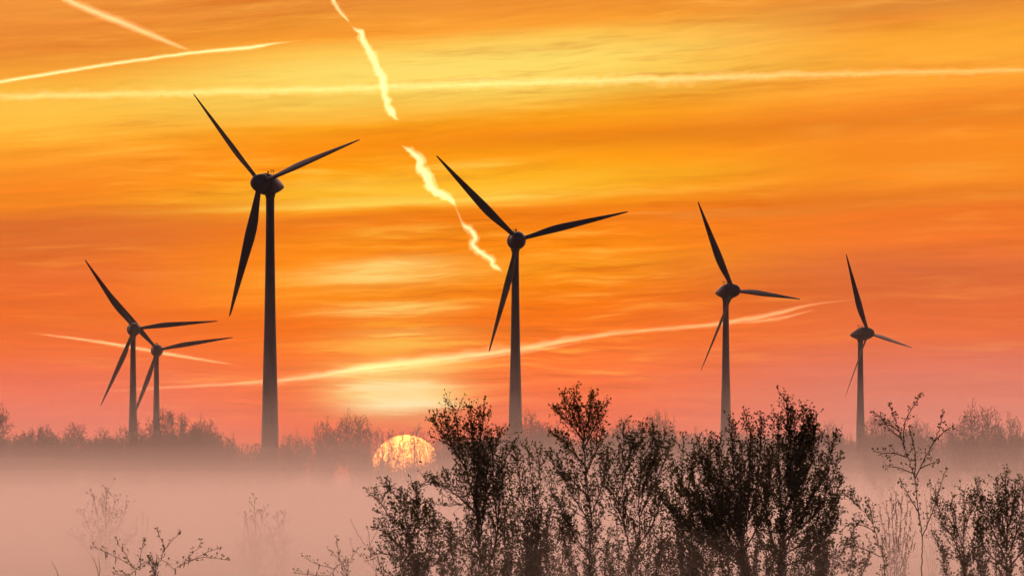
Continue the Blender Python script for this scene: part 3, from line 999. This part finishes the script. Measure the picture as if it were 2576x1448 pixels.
# ------------------------------------------------------------------ hazy treeline far off
def far_proto(seed, kind):
    n_ = 9 if kind == 'open' else 13
    """a bare spring tree 1000 units tall, fine twigs; returns trunk mesh, crown mesh"""
    r = random.Random(seed)
    g = Grower(r, leaf=(9, 16), leaf_gap=13, leaf_p=.7, twig_r=1.6, up=.05, tip=.5)
    H_ = 1000
    if kind == 'round': tips = [(f, 1-.17*abs(f)**2.2) for f in np.linspace(-1, 1, 13)]; w, split = 360, .26
    elif kind == 'wide': tips = [(f, 1-.2*abs(f)**2.4) for f in np.linspace(-1, 1, 15)]; w, split = 520, .2
    elif kind == 'slim': tips = [(f, 1-.24*abs(f)**1.5) for f in np.linspace(-1, 1, 9)]; w, split = 210, .3
    else: tips = [(f, 1-.24*abs(f)**1.9-.09*(i % 3 == 1)) for i, f in enumerate(np.linspace(-1, 1, n_))]; w, split = 430, .15
    trunk = Grower(r, twig_r=2)
    sp = trunk.leader([(0, 0, -5), (r.uniform(-12, 12), 0, 220), (r.uniform(-25, 25), 0, 560), (0, 0, 850)], 20, 6, 60, 3)
    crown = g
    for f, h_ in tips:
        a = r.uniform(-1, 1)
        X = f*w*r.uniform(.85, 1.1)
        Y = a*w*.7*math.sqrt(max(0, 1-f*f*.8))
        Z = h_*H_*r.uniform(.86, .97)
        s0 = split*H_*r.uniform(.7, 1.5)
        pts = [(0, 0, s0), (X*.45, Y*.45, s0+(Z-s0)*.40), (X*.82, Y*.82, s0+(Z-s0)*.72), (X, Y, Z)]
        q = crown.leader(pts, 6.5, 1.6, 45, 5)
        crown.branch(q, 5, 2, 46, 27 if kind == 'open' else 25, 215, .25)
        crown.dress(q)
    crown.wood.f += [tuple(i+len(crown.wood.v) for i in fc) for fc in crown.leaves.f]
    crown.wood.v += crown.leaves.v
    me_t = trunk.wood.mesh('trunk', True); me_t.materials.append(M_BARK_FAR)
    me_c = crown.wood.mesh('crown'); me_c.materials.append(M_FAR_TWIG)
    return me_t, me_c
M_FAR_TWIG = leaf_mat('far_twigs', (.028, .020, .016, 1), (.045, .032, .025, 1), .15)
KW = {'round': 360, 'wide': 520, 'slim': 210, 'scrub': 430}
PROTO = {k: [far_proto(100+7*i+j, k) for j in range(2)] for i, k in enumerate(KW)}
KW['open'] = 430
PROTO['open'] = [far_proto(161, 'open'), far_proto(162, 'open')]
FAR = [
 (-48, 1000, 62, 'round', 1000, 'tall hazy tree at the left edge, only a twig tip reaching in'),
 (36, 1086, 48, 'scrub', 1250, 'low hazy scrubby tree nearest the left edge of the treeline'),
 (98, 1074, 50, 'wide', 1220, 'rounded dark hazy tree, widest of those left of the leftmost turbine'),
 (187, 1067, 30, 'slim', 1200, 'narrow hazy tree standing apart in a gap left of the leftmost turbine'),
 (262, 1084, 36, 'round', 1260, 'hazy tree just left of the tree at the leftmost tower foot'),
 (334, 1058, 46, 'scrub', 1230, 'hazy tree directly in front of the leftmost turbine tower foot'),
 (432, 1036, 62, 'wide', 1200, 'broad-crowned hazy tree just right of the lowest turbine tower foot'),
 (508, 1057, 40, 'round', 1270, 'hazy tree at the right shoulder of the broad tree, left of the tallest tower'),
 (572, 1100, 40, 'scrub', 1300, 'low hazy tree in the dip left of the tallest turbine tower'),
 (738, 1093, 34, 'round', 1240, 'small rounded hazy tree just right of the tallest tower foot'),
 (812, 1060, 42, 'scrub', 1290, 'hazy reddish tree between the small rounded tree and the sun'),
 (884, 1047, 50, 'round', 1250, 'tallest hazy tree left of the sun, its crown tinted red'),
 (962, 1070, 40, 'open', 1280, 'hazy tree whose twigs cross the left edge of the sun'),
 (1040, 1066, 46, 'open', 1230, 'dark hazy tree in front of the top right of the sun'),
 (1120, 1090, 36, 'round', 1290, 'hazy tree right of the sun behind the birch with the open crown'),
 (1276, 1071, 26, 'slim', 1250, 'narrow hazy tree covering the foot of the tower right of the sun'),
 (1336, 1042, 44, 'round', 1230, 'hazy tree just right of the tower foot nearest the sun'),
 (1384, 1062, 38, 'scrub', 1280, 'hazy tree half hidden behind the left side of the leafy spire birch'),
 (1568, 1056, 40, 'round', 1270, 'hazy tree behind the tips of the twin-stemmed birch'),
 (1654, 1041, 46, 'wide', 1240, 'rounded hazy tree in the gap between twin-stemmed birch and sapling'),
 (1762, 1086, 46, 'scrub', 1300, 'low hazy tree left of the sideways tower behind the dense clump'),
 (1850, 1082, 40, 'round', 1280, 'low hazy tree right of the sideways tower behind the dense clump'),
 (2084, 1068, 36, 'round', 1150, 'hazy tree just right of the dense dark clump'),
 (2128, 1092, 32, 'scrub', 1180, 'low hazy tree just left of the far right tower foot'),
 (2218, 1046, 56, 'wide', 700, 'hazy feathery tree behind the left tips of the lanky forked birch'),
 (2306, 1064, 46, 'round', 720, 'hazy tree in the fork of the lanky birch'),
 (2384, 1088, 40, 'scrub', 740, 'low hazy tree between the lanky birch and the clear round tree'),
 (2460, 1028, 60, 'round', 640, 'clear round-headed hazy tree standing alone near the right edge'),
 (2546, 1052, 52, 'scrub', 680, 'hazy tree cut by the right edge of the treeline'),
]
rnd = random.Random(77)
for i, (px, py, hw, kind, d, lab) in enumerate(FAR):
    root = empty('hazy_tree', ((px-CX)*K*d, d, 0), rnd.choice((0, math.pi))+rnd.uniform(-.3, .3))
    tag(root, lab, 'tree', 'hazy trees of the far treeline')
    h = (HY-py)*K*d+CAM_Z
    mt, mc = PROTO[kind][i % 2]
    for me, nm in ((mt, 'trunk'), (mc, 'crown')):
        o = link_mesh(nm, me, root)
        o.scale = (1.12*hw*K*d/KW[kind], 1.12*hw*K*d/KW[kind], h/1000)
# the scrub and wood that reads as one low mass under and between those trees
mb = MB()
rnd = random.Random(9)
TOPS = [(-60, 1090), (0, 1112), (60, 1105), (130, 1108), (165, 1135), (200, 1125), (240, 1118), (300, 1105), (380, 1108), (450, 1092), (520, 1095), (570, 1120), (640, 1140), (700, 1135),
        (760, 1125), (830, 1108), (890, 1115), (925, 1150), (945, 1190), (1000, 1195), (1030, 1178), (1065, 1180), (1105, 1175), (1150, 1120), (1260, 1105), (1330, 1095), (1400, 1110), (1500, 1105), (1600, 1098), (1680, 1095), (1740, 1108),
        (1900, 1105), (2060, 1100), (2120, 1112), (2180, 1110), (2260, 1098), (2400, 1118), (2480, 1105), (2640, 1105)]
tx_, ty_ = zip(*TOPS)
for q in range(380):
    px = rnd.uniform(-70, 2650)
    d = rnd.uniform(1320, 1500)
    top = float(np.interp(px, tx_, ty_))-15+abs(rnd.gauss(0, 13))
    if 770 < px < 1160 and rnd.random() < .45: continue
    g = Grower(rnd, leaf=(3, 5), leaf_gap=6, leaf_p=.7, twig_r=.6, up=.1, tip=.5)
    hgt = HY-top
    for w_ in range(6):
        xx = rnd.gauss(0, 20)
        pts = [(xx*.2, 0, -40), (xx*.6, rnd.gauss(0, 6), hgt*.45), (xx, rnd.gauss(0, 10), hgt*rnd.uniform(.8, 1.0))]
        sp = g.leader(pts, 1.6, .6, 14, .8)
        g.branch(sp, 1.4, 1, 44, 7, 34, .3)
        g.dress(sp)
    s = K*d
    x0 = (px-CX)*K*d
    for part in (g.wood, g.leaves):
        bidx = len(mb.v)
        mb.v += [(x0+a*s, d+b_*s, max(-.4, c_*s+CAM_Z)) for a, b_, c_ in part.v]
        mb.f += [tuple(i+bidx for i in fc) for fc in part.f]
tag(mb.build('woodland', M_FAR_TWIG), kind='stuff')

# ------------------------------------------------------------------ contrails: real tubes of thin cloud, many kilometres off
CON_RND = random.Random(3)
def contrail(label, pieces, d, dens, lump=.25, lump_len=1.0, flat=1.0):
    """pieces: list of polylines [(px, py, half width)]; each is a core tube of thin cloud inside two wider, fainter ones, all with ragged skins"""
    shells = [MB() for _ in range(3)]
    c0 = place(pieces[0][0][0], pieces[0][0][1], d)
    wmean = sum(w for pc in pieces for _, _, w in pc)/sum(len(pc) for pc in pieces)*K*d
    for pc in pieces:
        P = [place(x, y, d+(x-CX)*K*d*.25)-c0 for x, y, w in pc]
        W = [w*K*d for x, y, w in pc]
        tot = sum((b-a).length for a, b in zip(P[:-1], P[1:]))
        s3 = spline([(p.x, p.y, p.z) for p in P], max(wmean*.45, tot/700))
        m = len(s3)
        cum = [0]
        for a, b in zip(s3[:-1], s3[1:]): cum.append(cum[-1]+math.dist(a, b))
        key = [0]
        for a, b in zip(P[:-1], P[1:]): key.append(key[-1]+(b-a).length*cum[-1]/tot)
        wid = np.interp(cum, key, W)
        N = 12
        for shell, (wf, lf) in enumerate(((.6, 1.25), (1.05, 1.0), (1.75, .9))):
            mb = shells[shell]
            base = len(mb.v)
            # smooth random relief over (length, angle)
            def octave(period):
                nn = int(cum[-1]/(wmean*period))+3
                tab = np.array([[CON_RND.gauss(0, 1) for _ in range(4)] for _ in range(nn)])
                def f(s, q):
                    x = s/(wmean*period)
                    i0 = min(nn-2, int(x)); fr = x-i0; fr = fr*fr*(3-2*fr)
                    v_ = tab[i0]*(1-fr)+tab[i0+1]*fr
                    return v_[0]*math.sin(q)+v_[1]*math.cos(q)+.6*(v_[2]*math.sin(2*q)+v_[3]*math.cos(2*q))
                return f
            o1, o2, o3 = octave(1.5*lump_len), octave(4*lump_len), octave(14*lump_len)
            for i, p in enumerate(s3):
                a = s3[max(i-1, 0)]; b = s3[min(i+1, m-1)]
                t_ = Vector((b[0]-a[0], b[1]-a[1], b[2]-a[2])).normalized()
                u_ = Vector((0, 1, 0)); u_ = (u_-t_*u_.dot(t_)).normalized()
                w_ = t_.cross(u_)
                e_ = min(i, m-1-i)/(m*.12)
                endf = min(1, .05+.95*e_)
                for k in range(N):
                    q = 2*math.pi*k/N
                    lum = 1+lump*lf*(.55*o1(cum[i], q)+.5*o2(cum[i], q)+.35*o3(cum[i], q))
                    r_ = wid[i]*wf*max(.15, lum)*endf
                    off = u_*(math.cos(q)*r_*1.5)+w_*(math.sin(q)*r_*flat)
                    mb.v.append((p[0]+off.x, p[1]+off.y, p[2]+off.z))
            for i in range(m-1):
                for k in range(N):
                    k2 = (k+1) % N
                    mb.f.append((base+i*N+k, base+i*N+k2, base+(i+1)*N+k2, base+(i+1)*N+k))
            mb.f.append(tuple(base+k for k in reversed(range(N))))
            mb.f.append(tuple(base+(m-1)*N+k for k in range(N)))
    o = None
    for nm, sh, q in (('contrail', 2, .22), ('dense_core', 1, .5), ('bright_core', 0, .9)):
        x = shells[sh].build(nm, volume_mat('ice_cloud', (1, .99, .96, 1), dens*q/wmean, .7), o, smooth=True)
        o = o or x
    o.location = c0
    tag(o, label, 'contrail', 'contrails in the sunset sky')
    return o
contrail('straight pale contrail slanting down from the top left edge to the thin crossing one', [[(120, -22, 6), (220, 22, 7), (330, 66, 7), (420, 104, 5), (492, 132, 2)]], 130000, .055, .12, 1.2)
contrail('thin bright contrail rising from the left edge and fading toward the top', [[(-160, 230, 3.5), (150, 180, 3.6), (330, 152, 3.4), (500, 130, 3.4), (620, 119, 4), (690, 108, 3), (770, 99, 1)]], 140000, .10, .2, 1.1)
contrail('longest contrail, nearly level with a lumpy lower edge, across the whole sky', [[(-300, 248, 8), (400, 233, 8), (900, 221, 8), (1300, 208, 9), (1700, 196, 9), (2100, 185, 6.5), (2900, 168, 5)]], 140000, .034, .38, .55)
contrail('broken zigzag contrail breaking into pieces as it drops toward the sun',
    [[(826, -20, 3), (838, 2, 4), (850, 22, 3.5), (862, 38, 3), (880, 58, 1.5)],
     [(880, 60, 2), (896, 74, 6), (908, 82, 6.5), (911, 98, 7), (920, 113, 6), (934, 138, 7), (943, 160, 6), (955, 182, 7.5), (962, 208, 7), (965, 236, 5), (972, 252, 6.5), (971, 266, 6), (983, 280, 8.5), (994, 296, 6), (1010, 304, 2)],
     [(1004, 362, 2), (1024, 374, 5), (1042, 386, 6), (1054, 401, 8), (1053, 418, 8), (1070, 436, 9.5), (1076, 452, 9), (1083, 470, 9), (1102, 484, 8.5), (1122, 494, 7), (1138, 508, 5.5), (1152, 526, 2)],
     [(1140, 512, 1.5), (1152, 536, 1.6), (1160, 556, 1.8), (1172, 570, 5), (1186, 579, 6), (1195, 598, 6), (1189, 614, 5.5), (1203, 630, 6), (1222, 644, 5.5), (1238, 655, 6), (1238, 666, 5), (1254, 676, 5), (1268, 690, 1.5)]], 135000, .14, .34, .7)
contrail('broad wispy contrail rising to the right just above the sun and behind the towers',
    [[(100, 995, 1.5), (400, 975, 3), (600, 964, 4), (760, 951, 7), (900, 929, 10), (1050, 909, 10), (1200, 893, 9), (1330, 875, 8), (1450, 851, 6), (1600, 833, 4.5), (1760, 819, 4.5), (1880, 803, 5.5), (1960, 787, 5), (2060, 763, 2.5), (2280, 743, .8)],
     [(700, 962, 2), (900, 938, 4), (1100, 914, 4), (1300, 888, 3), (1500, 855, 2)], [(1820, 814, 1), (1900, 808, 3.5), (1980, 796, 3.5), (2060, 776, 1)]], 200000, .034, .26, 2.6)
contrail('short faint contrail sinking to the right behind the leftmost pair of turbines', [[(60, 836, 1), (180, 850, 2.6), (300, 868, 3.6), (420, 890, 3.6), (530, 908, 2.4), (620, 921, .8)]], 190000, .040, .25, 1.2)

# ------------------------------------------------------------------ render settings
sc.view_settings.view_transform = 'Standard'
sc.view_settings.look = 'None'
sc.view_settings.exposure = 0
sc.view_settings.gamma = 1
sc.render.engine = 'CYCLES'
cy = sc.cycles
cy.max_bounces = 9
cy.diffuse_bounces = 2
cy.glossy_bounces = 1
cy.transmission_bounces = 2
cy.volume_bounces = 7
cy.transparent_max_bounces = 32
cy.sample_clamp_indirect = 4
cy.use_denoising = True
